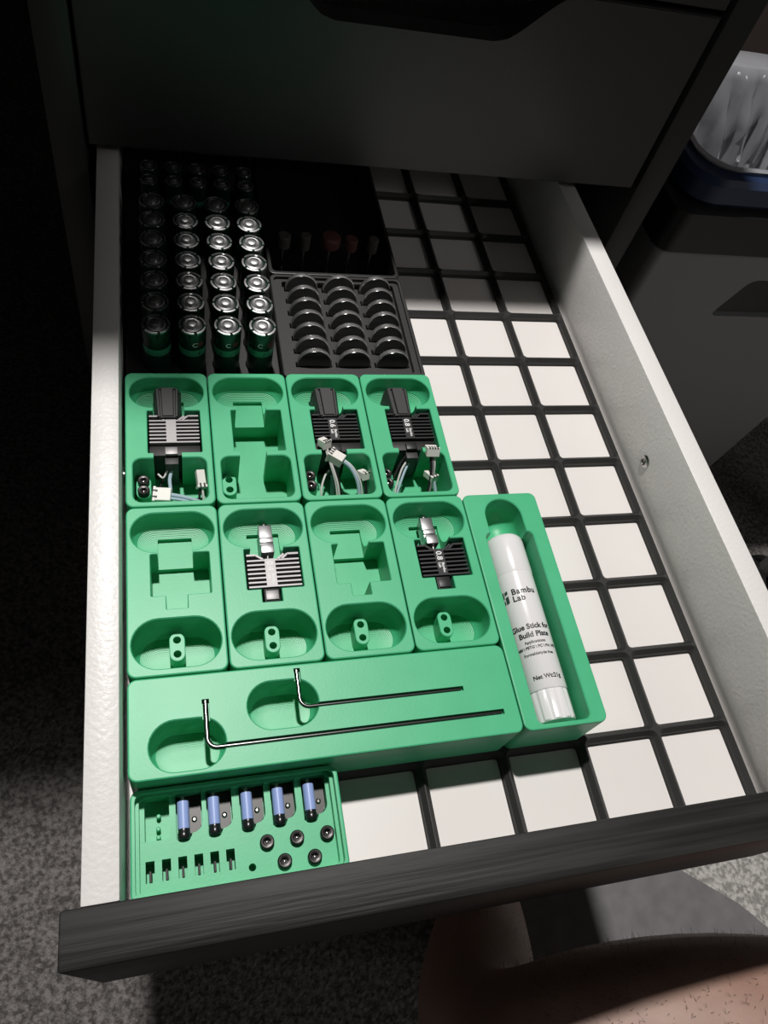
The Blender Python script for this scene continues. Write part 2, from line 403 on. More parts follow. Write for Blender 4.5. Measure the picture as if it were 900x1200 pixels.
def fins(kind):
    if kind not in fin_cache: fin_cache[kind] = to_mesh(fins_mesh(17.5, 29.2, FY, 11.7, 36.1, 19.9, 24.8, 0), 'fins', 0)
    return fin_cache[kind]
def hotend_core(t, fm, digits):
    obj('heatsink_block', box(11.6, 36.2, 38.4, 57.4, 14.2, 17.6), ANODD, t)
    f = bpy.data.meshes.new_from_object(bpy.data.objects.new('x', fins('f'))) if False else fins('f').copy()
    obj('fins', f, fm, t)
    if digits: column_text(digits, t, 29.29)
def sock_hotend(col_i, fm, digits, label, dx=0.0):
    t = thing('hotend', label, 'hotend', (col_i * 42, 168, 0), 'hotends with wires')
    hotend_core(t, fm, digits)
    obj('lower_block', box(11.6, 36.2, 32.2, 38.4, 6.2, 27.0, 0.2), ANODD, t)
    obj('connector_housing', box(19.0, 25.0, 31.8, 36.2, 26.9, 28.8, 0.2), SATIN_GLINT if fm is SATIN_GLINT else ANOD, t)
    obj('wire_clamp', box(18.7, 25.3, 27.4, 32.0, 8, 26.2, 0.4), SOCK, t)
    k = bmesh.new()
    out = [(14.0 + dx, 18), (14.0 + dx, 27.0), (15.6 + dx, 30.4), (16.6 + dx, 30.4), (17.0 + dx, 29.6), (17.8 + dx, 29.6), (18.2 + dx, 31.2), (24.0 + dx, 31.2), (24.4 + dx, 29.6), (25.2 + dx, 29.6), (25.6 + dx, 30.4), (26.4 + dx, 30.4), (28.2 + dx, 27.0), (28.2 + dx, 18)]
    k = prism_xz(out, 53.8, 73.4)
    for v in k.verts:
        if v.co.y < 60 and v.co.z > 24: v.co.x = 21.1 + dx + (v.co.x - 21.1 - dx) * 0.86
    bmesh.ops.bevel(k, geom=[e for e in k.edges if abs(e.verts[0].co.y - e.verts[1].co.y) < 1e-6], offset=0.7, segments=2, affect='EDGES')
    obj('silicone_sock', k, SOCK, t)
    obj('nozzle', add_lathe(bmesh.new(), [(3.0, 72.0), (3.0, 74.2), (1.6, 76.0), (0.6, 77.2)], 12, 'Y', (20.8 + dx, 0, 22.5)), SATIN_GLINT, t)
    return t
def connector(t, pos, size, rot, pins=3, up=0):
    """white wire housing with open slots on its mating end"""
    l, wd, h = (q * 1.15 for q in size)
    b = bmesh.new(); add_box(b, -l / 2, l / 2, -wd / 2, wd / 2, -h / 2, h / 2, 0.25, 1)
    add_box(b, -l / 2 - 0.01, -l / 2 + 1.3, -wd / 2 - 0.5, wd / 2 + 0.5, -h / 2 - 0.3, h / 2 + 0.3, 0.2, 1)
    o = obj('connector', b, CONN, t, pos); o.rotation_euler = rot
    s = bmesh.new()
    for i in range(pins):
        y = (i - (pins - 1) / 2) * wd / pins * 0.95; add_box(s, -l / 2 - 0.05, -l / 2 + 2.2, y - 0.42, y + 0.42, h / 2 - 0.5, h / 2 + 0.33)
    obj('contact_slots', s, SOCK, o)
    return o
def wire(t, pts, m_, r=0.55): obj('wire', add_tube(bmesh.new(), catmull(pts), r), m_, t)
R_ = math.radians
t = sock_hotend(0, SATIN_GLINT, None, 'hotend with bright silver fins and black sock in the bin by the rail')
lp = text_mesh('0.4', 2.6, 1, 0, 'LEFT')
wire(t, [(22, 29, 20), (20.6, 23, 19.4), (20.8, 17, 19), (20.6, 13, 19.5)], WIREC, 0.9)
wire(t, [(19.4, 28.6, 18), (16.8, 24, 15), (14.5, 18, 14), (15.0, 13, 16)], WIREB, 0.7)
wire(t, [(20.2, 29, 21), (17.6, 24.4, 19), (15.0, 26.6, 19)], WIREW, 0.5)
connector(t, (16.8, 11.4, 22.6), (7.4, 5.8, 4.2), (R_(14), R_(-4), R_(-8)), 2)
wire(t, [(20.6, 11.8, 22.4), (26, 10.6, 22.0), (32, 9.0, 21), (36.6, 7.6, 19.5)], WIREC, 1.0)
wire(t, [(20.4, 9.6, 22.4), (26, 8.8, 21.6), (32, 8.0, 20)], WIREC, 0.8)
connector(t, (35.6, 20.0, 23.0), (8.0, 3.6, 3.2), (R_(10), R_(-20), R_(95)), 2)
wire(t, [(35.2, 17, 22.0), (34.4, 11, 19), (33.6, 6.2, 15)], WIREB, 0.6)
wire(t, [(36.0, 17, 22.0), (36.5, 11, 19), (36.6, 6.0, 15)], WIREW, 0.6)
t = sock_hotend(2, ANOD, '0.6', 'black finned hotend marked 0.6 with black sock and splayed white wires')
connector(t, (15.4, 35.2, 31.0), (5.0, 4.0, 3.6), (R_(15), R_(20), R_(125)), 3)
connector(t, (21.2, 28.0, 27.6), (7.4, 5.4, 4.4), (R_(-14), R_(4), R_(-36)), 3)
connector(t, (36.0, 20.6, 22.0), (5.4, 3.8, 3.4), (R_(15), R_(30), R_(120)), 2)
wire(t, [(16.6, 33.4, 30), (18.6, 26, 26), (21.6, 17, 20), (22.8, 10, 13), (22.8, 5.0, 8.5)], WIREW, 0.6)
wire(t, [(17.4, 33.8, 29.6), (19.6, 26, 25.6), (22.8, 17, 19), (24.2, 10, 12), (24.2, 5.4, 8)], WIREB, 0.7)
wire(t, [(15.8, 33.2, 29.5), (17.8, 26.5, 26.2), (20.6, 18, 20), (21.8, 11, 13)], WIREW, 0.45)
wire(t, [(20.0, 29, 16), (16.0, 23, 18), (13.2, 15, 16), (14.0, 7, 10), (15.0, 4.8, 8)], WIREW, 0.55)
wire(t, [(24.2, 26.4, 27.4), (29.0, 22.6, 25), (32.6, 16.5, 20), (33.6, 9, 12), (33.4, 5, 8)], WIREC, 1.0)
wire(t, [(24.6, 27.6, 27.4), (30, 23.0, 25.4), (34.2, 16, 20), (35, 9, 12), (34.8, 5, 8)], WIREW, 0.5)
wire(t, [(36.6, 18, 21), (37.0, 12, 16), (36.4, 5.4, 9)], WIREB, 0.9)
wire(t, [(21.6, 28, 12), (21.0, 18, 7.6), (20.6, 8, 7.2)], WIREC, 1.1)
t = sock_hotend(3, ANOD, '0.8', 'black finned hotend with black sock next to the bare grid, marked 0.8', dx=-0.6)
connector(t, (31.6, 28.6, 31.2), (5.2, 5.6, 4.0), (R_(4), R_(34), R_(92)), 4)
wire(t, [(31.0, 26, 29), (31.4, 20, 24), (29.6, 12, 16), (25.6, 5.4, 8)], WIREB, 0.75)
wire(t, [(32.4, 26, 29), (32.4, 20, 24), (30.6, 12, 16), (26.8, 5.4, 8)], mat('grey_wire', (0.2, 0.2, 0.2), 0.4), 0.75)
wire(t, [(33.2, 26, 29), (33.2, 21, 25), (31.6, 14, 18)], WIREW, 0.5)
connector(t, (31.8, 19.4, 20.5), (6.4, 3.6, 3.2), (R_(10), R_(15), R_(118)), 2)
wire(t, [(33.2, 16.4, 20), (34.2, 11, 15), (33.4, 5.0, 9)], WIREC, 0.9)
connector(t, (36.2, 5.4, 14), (4.0, 3.6, 3.2), (0, R_(20), R_(40)), 2)
wire(t, [(20.0, 29, 22), (15.6, 23, 21), (11.4, 13, 16), (9.6, 5.0, 10)], WIREW, 0.55)
wire(t, [(21.4, 29, 21), (17.2, 22, 19), (12.6, 12, 14), (10.8, 5.0, 9)], WIREC, 0.7)
wire(t, [(18.6, 30, 24), (15.0, 26, 23), (10.6, 19, 20)], WIREB, 0.6)
def plain_hotend(col_i, fm, tm, digits, label, dx):
    t = thing('hotend', label, 'hotend', (col_i * 42, 84, 0), 'hotends without wires')
    hotend_core(t, fm, digits)
    obj('tail_block', box(18.4, 25.4, 31.8, 38.6, 12.1, 28.0, 0.2), ANODD, t)
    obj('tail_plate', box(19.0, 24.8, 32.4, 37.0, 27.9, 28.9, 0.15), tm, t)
    obj('heat_break', add_lathe(bmesh.new(), [(1.3, 52.6), (1.3, 58)], 12, 'Y', (22.0 + dx * .5, 0, 25.0)), STEEL, t)
    b = box(18.8 + dx, 25.0 + dx, 57.0, 62.0, 19, 28.6, 0.35)
    obj('heater_cube', b, NICKEL, t)
    p = bmesh.new(); add_box(p, 18.8 + dx, 25.2 + dx, 61.6, 73.6, 19.0, 26.0, 0.3); add_box(p, 18.8 + dx, 25.2 + dx, 63.6, 66.4, 25.9, 26.9, 0.2)
    obj('heater_plate', p, NICKEL, t)
    obj('nozzle', add_lathe(bmesh.new(), [(2.6, 73.2), (2.6, 75.0), (1.4, 76.6), (0.5, 77.8)], 12, 'Y', (22 + dx, 0, 22.0)), STEEL, t)
    return t
plain_hotend(1, SATIN_GLINT, SATIN_GLINT, '0.4', 'silver hotend marked 0.4 with bare steel heater, no wires', 0.2)
plain_hotend(3, ANOD, ANOD, '0.8', 'black hotend marked 0.8 with bare steel heater, no wires', -0.9)

# ------------------------------------------------------------------ screws
def screw_mesh(r=2.9, h=2.6, sr=1.35, shank=6):
    bm = bmesh.new()
    n = 24
    prof = [(1.3, -shank), (1.4, 0), (r - 0.15, 0), (r, 0.2), (r, h - 0.6), (r - 0.5, h), (sr + 0.5, h)]
    add_lathe(bm, prof, n, caps=False)
    bmesh.ops.contextual_create(bm, geom=[e for e in bm.edges if all(abs(v.co.z + shank) < 1e-5 for v in e.verts)])
    top = [v for v in bm.verts if abs(v.co.z - h) < 1e-5 and math.hypot(v.co.x, v.co.y) < sr + 0.6]
    top.sort(key=lambda v: math.atan2(v.co.y, v.co.x))
    def hexr(a): a = (a % (PI / 3)) - PI / 6; return sr * math.cos(PI / 6) / math.cos(a)
    mid = []; low = []
    for v in top:
        a = math.atan2(v.co.y, v.co.x); q = hexr(a)
        mid.append(bm.verts.new((q * math.cos(a), q * math.sin(a), h - 0.15))); low.append(bm.verts.new((q * math.cos(a), q * math.sin(a), h - 1.6)))
    for i in range(n):
        j = (i + 1) % n
        bm.faces.new((top[i], top[j], mid[j], mid[i])); bm.faces.new((mid[i], mid[j], low[j], low[i]))
    bm.faces.new(low)
    return bm
SM = to_mesh(screw_mesh(), 'screw', 30)
GLINT = to_mesh(add_lathe(bmesh.new(), [(0.75, 0.9), (0.6, 1.15), (0.2, 1.3)], 10), 'socket_floor')  # small bright bump added as a glint inside the black socket
def screw(loc, label, group, rz=0):
    o = thing('cap_screw', label, 'screw', loc, group, rz)
    obj('screw_head', SM, SCREWB, o); obj('socket_floor', GLINT, STEEL, o)
    return o
for ci, nm in ((0, 'silver finned hotend'), (2, 'hotend marked 0.6'), (3, 'hotend beside the bare grid')):
    screw((ci * 42 + 8.0, 168 + 23.2, 17.0), 'black socket screw in the post by the %s, farther of two' % nm, 'screws beside the hotends')
    screw((ci * 42 + 8.0, 168 + 17.2, 17.0), 'black socket screw in the post by the %s, nearer of two' % nm, 'screws beside the hotends')

# ------------------------------------------------------------------ hex key bin
hb = thing('hex_key_tray', 'long green tray holding two steel hex keys', 'tray', (0, 42, 0))
def slot_tube(pts, r):
    return add_tube(bmesh.new(), pts, r, 8)
KZ = 28.9
obj('body', difference(shell(4, 1, H), [scoop(8.2, 38.4, 2.3, 22.9, 14, 9), scoop(48.0, 78.2, 14.6, 35.2, 14, 9),
    well(29.6, 32.6, 10, 30.4, 27.6, 0.2), well(31, 160.5, 9.2, 11.6, 27.6, 0.2), well(69.0, 71.8, 22, 39.9, 27.8, 0.2), well(70, 144.0, 21.8, 24.0, 27.8, 0.2)]), GREEN, hb)
obj('base', feet(4, 1), GREEN, hb)
def hex_key(name_label, x, y, tip, end, r):
    bm = bmesh.new(); rb = 4.0
    pts = [(x, tip, 0), (x, y + rb + 2, 0)] + [(x + rb - rb * math.cos(a), y + rb - rb * math.sin(a), 0) for a in [PI / 2 * i / 8 for i in range(9)]] + [(x + rb + 4, y, 0), (end, y, 0)]
    add_tube(bm, pts, r, 12)
    me = to_mesh(bm, 'hex_key', 40)
    o = obj('hex_key', me, KEYM, None, (0, 42, KZ)); tag(o, name_label, 'hex key', 'hex keys in the green tray'); return o
hex_key('longer steel hex key lying in the slot nearest the drawer front', 31.1, 10.4, 30.0, 159.5, 1.1)
hex_key('shorter steel hex key lying in the slot farther from the drawer front', 70.4, 22.9, 39.5, 143.0, 0.92)

# ------------------------------------------------------------------ glue stick bin
gb = thing('glue_stick_tray', 'narrow green tray three cells long holding the white glue stick', 'tray', (168, 42, 0))
obj('body', difference(shell(1, 3, H), [scoop(10.4, 30.6, 90, 122.2, 11, 10, terrace=False, steps=16), scoop(7.4, 33.6, 2.6, 102, 7.4, 5, 3.0, terrace=False)]), GREEN, gb)
obj('base', feet(1, 3), GREEN, gb)
GR = 10.3
gs = thing('glue_stick', 'white glue stick with dark lettering lying in the narrow green tray', 'glue stick', (189.6, 46.6, 7.5 + GR))
obj('barrel', add_lathe(bmesh.new(), [(GR - 0.5, 15.0), (GR - 0.1, 15.6), (GR - 0.1, 77.0)], 48, 'Y'), GLUE, gs)
obj('cap', add_lathe(bmesh.new(), [(GR - 0.1, 76.4), (GR + 0.1, 77.0), (GR + 0.05, 95.0), (GR - 0.4, 97.4), (GR - 1.6, 98.8), (GR - 4, 99.4), (0.5, 99.6)], 48, 'Y'), GLUE, gs)
kb = bmesh.new(); rings = []; n = 72
for y, r in ((0.2, 8.6), (0.0 + 0.5, 9.4), (1.2, 9.9), (14.2, 9.9), (15.0, 9.5)):
    ring = []
    for i in range(n):
        a = 2 * PI * i / n; q = r - (0.55 if (i % 6) in (0, 1) and 1 < y < 14.5 else 0)
        ring.append(kb.verts.new((q * math.cos(a), y, -q * math.sin(a))))
    rings.append(ring)
for a, b in zip(rings, rings[1:]):
    for i in range(n): kb.faces.new((a[i], a[(i + 1) % n], b[(i + 1) % n], b[i]))
kb.faces.new(rings[0][::-1]); kb.faces.new(rings[-1])
obj('twist_base', kb, GLUE, gs)['label'] = 'ribbed white twist base'
A0 = R_(25)                                            # the print is turned a little toward the battery side
def wrap(bm, y0, dx=0.0):
    bmesh.ops.subdivide_edges(bm, edges=[e for e in bm.edges if abs(e.verts[0].co.x - e.verts[1].co.x) > 1.2], cuts=2)
    for v in bm.verts:
        a = (v.co.x + dx) / GR - A0
        v.co = Vector(((GR + 0.06) * math.sin(a), y0 + v.co.y, (GR + 0.06) * math.cos(a)))
    return bm
def print_line(body, size, y0, dx=0.0, bold=0.0, sp=1.0, m_=PRINTB, name='lettering'):
    obj(name, wrap(text_mesh(body, size, sp, bold), y0, dx), m_, gs)
print_line('Bambu', 4.3, 64.0, 3.2, 0.11, 1.10); print_line('Lab', 4.3, 60.2, -0.1, 0.11, 1.10)
lg = bmesh.new()
for x0, x1, y0, y1 in ((-8.0, -6.2, 60.2, 62.6), (-8.0, -6.2, 63.2, 67.2), (-5.6, -3.8, 60.2, 64.4), (-5.6, -3.8, 65.0, 67.2)):
    q = [(x0, y0), (x1, y0 + 0.5), (x1, y1), (x0, y1 - 0.5)]; lg.faces.new([lg.verts.new((x, y, 0)) for x, y in q])
bmesh.ops.triangulate(lg, faces=lg.faces)
obj('logo_mark', wrap(lg, 0, -1.4), PRINTG, gs)
print_line('Glue Stick for', 3.75, 45.0, 1.6, 0.10); print_line('Build Plate', 3.75, 40.8, 2.2, 0.10)
print_line('Applications:', 2.1, 37.6, 1.6, 0.03); print_line('\\ ABS \\ PETG \\ PC \\ PA \\ PET', 1.9, 35.0, 1.6, 0.05); print_line('Formaldehyde free', 2.0, 31.6, 1.8, 0.03)
print_line('Net Wt:21g', 2.9, 19.8, 2.6, 0.07)

# ------------------------------------------------------------------ small parts tray at the front
LH, LF = 20.0, 12.0
pb = thing('parts_tray', 'shallow green tray of small parts right behind the drawer front', 'tray', (0, 0, 0))
CYX = [20.3, 32.4, 45.7, 58.6, 71.7]
cuts = [well(2.0, 82.0, 2.0, 40.2, 16.0, 3.0), well(3.4, 80.6, 3.4, 39.0, LF, 2.0)]
slots = [well(5.3, 14.9, 23.2, 39.4, 5.0, 0.5)]
for x in CYX:
    o_ = [(x - 2.9, 39.4), (x - 2.9, 22.4), (x + 2.6, 22.4)] + [(x + 3.4 + 4.0 * math.sin(a), 28.2 - 4.0 * math.cos(a)) for a in [PI / 2 * i / 6 for i in range(7)]] + [(x + 7.4, 39.4)]
    slots.append(add_loft(bmesh.new(), [(o_, 5.0), (o_, 60)]))
for i in range(6): slots.append(well(5.4 + 6.15 * i, 8.8 + 6.15 * i, 8.2, 16.0, 3.0, 0.15))
slots.append(add_lathe(bmesh.new(), [(1.5, 3), (1.5, 60)], 16, 'Z', (46.0, 7.9, 0)))
SCR = [(52.5, 16.2, 'first of the farther three'), (64.7, 16.1, 'middle of the farther three'), (77.2, 16.1, 'last of the farther three'), (58.8, 8.1, 'nearer pair, by the small hole'), (71.0, 7.9, 'nearer pair, by the rim')]
for x, y, _ in SCR: slots.append(add_lathe(bmesh.new(), [(1.6, 3), (1.6, 60)], 12, 'Z', (x, y, 0)))
obj('body', difference(shell(2, 1, LH), [cuts[0], cuts[1]] + [many(slots)]), GREEN, pb)
obj('base', feet(2, 1), GREEN, pb)
for x, y in ((10.6, 33), (10.4, 28.2), (10.4, 25)): obj('locating_peg', add_lathe(bmesh.new(), [(0.9, 4.9), (0.9, 8.2), (0.6, 8.6)], 12, 'Z', (x, y, 0)), GREEN, pb)
for x, y, d in SCR: screw((x, y, LF + 0.05), 'black socket screw in the front tray, ' + d, 'black screws in the front tray', random.random())
ordn = ['first', 'second', 'third', 'fourth', 'fifth', 'sixth', 'seventh']
cm = {}
cm['tube'] = to_mesh(add_lathe(bmesh.new(), [(2.1, 4.0), (2.35, 4.2), (2.35, 14.6), (2.1, 14.8)], 20, 'Y'), 'tube')
cm['end_cap'] = to_mesh(add_lathe(bmesh.new(), [(1.2, 0.2), (2.0, 0.25), (2.4, 0.6), (2.5, 0.9), (2.5, 2.6), (2.2, 3.2), (2.2, 4.2)], 20, 'Y'), 'end_cap')
cm['pin'] = to_mesh(add_lathe(bmesh.new(), [(1.4, 14.7), (1.4, 15.2), (0.8, 15.4), (0.8, 16.6), (0.5, 16.9)], 12, 'Y'), 'pin')
for i, x in enumerate(CYX):
    t = thing('cutter_insert', 'pale blue cylinder with black end cap, %s from the white rail in the front tray' % ordn[i], 'cutter', (x, 21.8, 12.6), 'blue cylinders in the front tray')
    obj('tube', cm['tube'], BLUE, t); obj('end_cap', cm['end_cap'], BATK, t); obj('pin', cm['pin'], NICKEL, t)
    o_ = [(-1.8, 17.2), (-1.8, 3.0), (2.6, 3.0)] + [(3.3 + 3.7 * math.sin(a), 6.5 - 3.6 * math.cos(a)) for a in [PI / 2 * k / 6 for k in range(7)]] + [(7.0, 17.2)]
    lv = obj('lever', add_loft(bmesh.new(), [(o_, -7.5), (o_, -4.6)]), mat('dark_lever_plastic', (0.035, 0.032, 0.03), 0.4), t)
    obj('lever_screw', add_lathe(bmesh.new(), [(1.1, -4.7), (1.1, -4.0), (0.7, -3.7), (0.5, -4.2)], 12, 'Z', (4.3, 8.2, 0)), STEEL, lv)
for i in range(6):
    b = box(-0.45, 0.45, -3.4, 0.6, 0, 8.0, 0.1, 1)
    o = obj('blade', b, ANODD, None, (7.1 + 6.15 * i, 12.0, 3.0)); tag(o, 'thin dark blade upright in its slot, %s from the white rail in the front tray' % ordn[i], 'blade', 'blades in the front tray slots')

# ------------------------------------------------------------------ battery holder and batteries
AAX = [17.0 + 18.4 * i for i in range(4)]; AAY = [268.0 + 16.7 * i for i in range(7)]
TX = [16.0 + 14.5 * i for i in range(5)]; TY = [396.5, 410.5]
bh = thing('battery_holder', 'black plastic holder with rows of round holes for batteries', 'battery holder', (0, 252, 0))
holes = [add_lathe(bmesh.new(), [(7.55, 0.9), (7.55, 60)], 24, 'Z', (x, y - 252, 0)) for x in AAX for y in AAY] + [add_lathe(bmesh.new(), [(5.5, 0.9), (5.5, 60)], 20, 'Z', (x, y - 252, 0)) for x in TX for y in TY]
obj('body', difference(shell(2, 5, 20.0), [many(holes)]), DARKP, bh)
obj('base', feet(2, 5), DARKP, bh)
def arcs(r0, r1, z0, z1, k=5, gap=0.22):
    bm = bmesh.new()
    for s in range(k):
        a0 = 2 * PI * s / k; a1 = a0 + 2 * PI / k - gap; n = 8; rows = []
        for i in range(n + 1):
            a = a0 + (a1 - a0) * i / n; c_, s_ = math.cos(a), math.sin(a)
            rows.append([bm.verts.new((r * c_, r * s_, z)) for r, z in ((r0, z0), (r1, z0 - 0.5), (r1 - 0.1, z1 - 0.15), (r0 + 0.15, z1))])
        for p, q in zip(rows, rows[1:]):
            for j in range(4): bm.faces.new((p[j], p[(j + 1) % 4], q[(j + 1) % 4], q[j]))
        bm.faces.new(rows[0]); bm.faces.new(rows[-1][::-1])
    return bm
def battery(r, L, name):
    t = bpy.data.objects.new(name, None); col.objects.link(t); t.empty_display_size = 0.01
    h = L - 1.4
    obj('lower_sleeve', add_lathe(bmesh.new(), [(r - 0.5, 0), (r - 0.1, 0.5), (r - 0.1, h * 0.66)], 28), BATT, t)
    obj('sleeve_band', add_lathe(bmesh.new(), [(r - 0.1, h * 0.655), (r - 0.04, h * 0.66), (r - 0.04, h * 0.752)], 28), BATB, t)
    obj('upper_sleeve', add_lathe(bmesh.new(), [(r - 0.02, h * 0.748), (r, h * 0.75), (r, h - 0.8), (r - 0.5, h - 0.1), (r - 1.3, h - 0.35), (r - 1.5, h - 0.9), (0.5, h - 0.9)], 28), BATG, t)
    obj('crimp_ring', arcs(r - 1.25, r - 0.08, h - 0.3, h + 0.15), NICKEL, t)
    obj('positive_terminal', add_lathe(bmesh.new(), [(r - 1.95, h - 1.0), (r - 2.05, h - 0.3), (r - 3.0, h + 0.15), (r * 0.50, h + 0.0), (r * 0.40, h - 0.1), (r * 0.38, L - 0.3), (r * 0.30, L), (0.3, L)], 28), NICKEL, t)
    return t
pos4 = ['in the column by the white rail', 'in the second column from the rail', 'in the third column from the rail', 'in the column beside the coin cells']
aa = battery(7.25, 50.4, 'aa_battery')
first = True
for j, y in enumerate(AAY):
    for i, x in enumerate(AAX):
        lab = 'silver-topped AA battery, %s row from the front, %s' % (ordn[j], pos4[i]); loc = (x, y, 0.95); rz = random.uniform(0, 6.28) if j else 0.0
        if first:
            o = aa; tag(o, lab, 'battery', 'AA batteries in the black holder'); o.location = P(*loc); first = False
        else: o = copy_tree(aa, lab, loc, rz)
        if j == 0 and i:                                # the near row shows a little of the sleeves' print
            for body, sz, zz, a0, m_ in (('C', 4.2, 39.5, (0, 0.15, 0, -0.2)[i], PRINTW), ('E', 2.6, 33.4, (0, 0.5, -0.5, 0.15)[i], PRINTB)):
                bm = text_mesh(body, sz, 1, 0.03)
                for v in bm.verts:
                    a = v.co.x / 7.3 + a0 - PI / 2; v.co = Vector((7.31 * math.cos(a), 7.31 * math.sin(a), zz + v.co.y))
                obj('sleeve_print', bm, m_, o)
            bm = bmesh.new(); rr = [[bm.verts.new((7.3 * math.cos(-PI / 2 + a), 7.3 * math.sin(-PI / 2 + a), z)) for a in (0.35, 0.5, 0.65, 0.8)] for z in (39.6, 42.6)]
            for k in range(3): bm.faces.new((rr[0][k], rr[0][k + 1], rr[1][k + 1], rr[1][k]))
            obj('sleeve_patch', bm, REDP, o)
aaa = battery(5.2, 44.3, 'aaa_battery')
first = True
for j, y in enumerate(TY):
    for i, x in enumerate(TX):
        lab = 'slimmer dim AAA battery, %s row, %s from the white rail' % (('nearer', 'farther')[j], ordn[i]); loc = (x, y, 0.95)
        if first: tag(aaa, lab, 'battery', 'AAA batteries at the back of the holder'); aaa.location = P(*loc); first = False
        else: copy_tree(aaa, lab, loc, random.uniform(0, 6.28))

# ------------------------------------------------------------------ coin cell tray
ct = thing('coin_cell_tray', 'black tray with three columns of upright coin cells', 'tray', (84, 252, 0))
CX = [103.6 - 84 + 23.4 * i for i in range(3)]; CY = [14.8 + 10.3 * i for i in range(7)]
TILT = R_(7)
slots = []
for x in CX:
    for y in CY:
        b = box(-10.6, 10.6, -2.0, 2.0, -11, 12)
        bmesh.ops.rotate(b, matrix=Matrix.Rotation(-TILT, 3, 'X'), verts=b.verts, cent=(0, 0, 0)); bmesh.ops.translate(b, vec=(x, y, 23.0), verts=b.verts); slots.append(b)
obj('body', difference(shell(2, 2, 27.0), [well(2.4, 81.6, 2.4, 81.6, 25.2, 2.6), well(7.2, 78.2, 5.6, 79.2, 21.6, 1.5), many(slots)]), DARKP, ct)
obj('base', feet(2, 2), DARKP, ct)
cc_can = to_mesh(add_lathe(bmesh.new(), [(8.8, -1.55), (9.7, -1.5), (10.0, -1.2), (10.0, 1.0), (9.7, 1.5), (9.2, 1.6)], 36, 'Y'), 'can')
cc_face = to_mesh(add_lathe(bmesh.new(), [(9.5, -1.4), (9.4, -1.66), (0.4, -1.66)], 36, 'Y'), 'face')
pos3 = ['in the column by the batteries', 'in the middle column', 'in the column by the bare grid']
for j, y in enumerate(CY):
    for i, x in enumerate(CX):
        o = thing('coin_cell', 'upright silver coin cell, %s row from the front, %s' % (ordn[j], pos3[i]), 'battery', (84 + x, 252 + y, 23.0), 'coin cells in the black tray')
        o.rotation_euler = (-TILT, 0, random.uniform(-0.03, 0.03))
        obj('can', cc_can, RIMM, o); obj('face', cc_face, COIN, o)

# ------------------------------------------------------------------ rotary bits
rb = thing('rotary_bit_tray', 'black tray behind the coin cells holding dim grinding bits', 'tray', (84, 336, 0))
BX = [(93.5, 'grey cylinder grinding bit, nearest the batteries', STONEG, 0), (107, 'small dark drum bit, second from the batteries', STONEG, 1), (123.5, 'red-brown grinding wheel on a bright shank, middle of the tray', STONE, 2), (137, 'dull reddish grinding bit, fourth from the batteries', STONE, 0), (151.5, 'grey grinding bit at the end by the bare grid', STONEG, 1)]
obj('body', difference(shell(2, 3, 27.0), [well(2.4, 81.6, 2.4, 123.6, 6, 3), many([add_lathe(bmesh.new(), [(1.6, 2), (1.6, 60)], 12, 'Z', (x - 84, 28, 0)) for x, *_ in BX])]), BLACKP, rb)
obj('base', feet(2, 3), BLACKP, rb)
for x, lab, m_, kind in BX:
    t = thing('rotary_bit', lab, 'rotary bit', (x + 2.6, 364, 2.1), 'grinding bits in the black tray')
    obj('shank', add_lathe(bmesh.new(), [(1.2, 0), (1.2, 26)], 12), STEEL, t)
    pr = {0: [(1.2, 23), (4.2, 23.4), (4.2, 31), (3.6, 31.8)], 1: [(1.2, 22), (3.4, 22.4), (3.4, 32), (2.8, 32.6)], 2: [(1.2, 24), (5.2, 24.6), (6.2, 26), (6.2, 31.4), (5.4, 32.6), (1.5, 33.2)]}[kind]
    obj('grinding_head', add_lathe(bmesh.new(), pr, 24), m_, t)

# ------------------------------------------------------------------ waste bin with bag
wb = thing('waste_bin', 'grey waste bin with black collar standing beside the drawer cabinet', 'waste bin', (0, 0, -FL))
x0, x1, y0, y1 = 405, 705, 412, 592
def RR(k, r): return rrect(x0 + k, x1 - k, y0 + k, y1 - k, r, 8)
bt = FL + 2
body = add_loft(bmesh.new(), [(RR(22, 10), 0), (RR(18, 14), 3), (RR(0.5, 8), bt - 8), (RR(0, 8), bt - 2), (RR(1.5, 8), bt)])
tr = [(500, bt - 72), (640, bt - 72), (630, bt - 28), (516, bt - 28)]
def rounded(poly, r, n=4):
    out = []
    for i, p in enumerate(poly):
        p = Vector(p); a = (Vector(poly[i - 1]) - p).normalized(); b = (Vector(poly[(i + 1) % len(poly)]) - p).normalized()
        for k in range(n + 1):
            t = k / n; q0 = p + a * r; q1 = p + b * r; out.append(tuple(((q0 * (1 - t) + p * t) * (1 - t) + (q0 * 0 + p * (1 - t) + q1 * t) * t)))
    return out
rec = prism_xz(rounded(tr, 9), y0 - 30, y0 + 9)
cav = add_loft(bmesh.new(), [(RR(34, 8), 6), (RR(12, 8), bt - 20), (RR(12, 8), bt + 50)])
obj('body', difference(body, [rec, cav]), CANG, wb)
cup = prism_xz(rounded([(505, bt - 69), (635, bt - 69), (627, bt - 31), (519, bt - 31)], 7), y0 + 6.5, y0 + 9.5)
obj('handle_recess', cup, CANB, wb)['label'] = 'dark recessed carry handle'
def ringed(k0, k1, r, z0, z1, bulge=0.0):
    bm = bmesh.new()
    add_loft(bm, [(RR(k1, r), z0), (RR(k0 + 1, r), z0), (RR(k0 - bulge, r), z0 + 4), (RR(k0 - bulge, r), z1 - 4), (RR(k0 + 2, r), z1), (RR(k1, r), z1), (RR(k1, r), z0)], False, False)
    bmesh.ops.remove_doubles(bm, verts=bm.verts, dist=0.01)
    return bm
obj('collar', ringed(-3, 12, 14, bt - 1, bt + 42, 4), CANB, wb)['label'] = 'black collar below the rim'
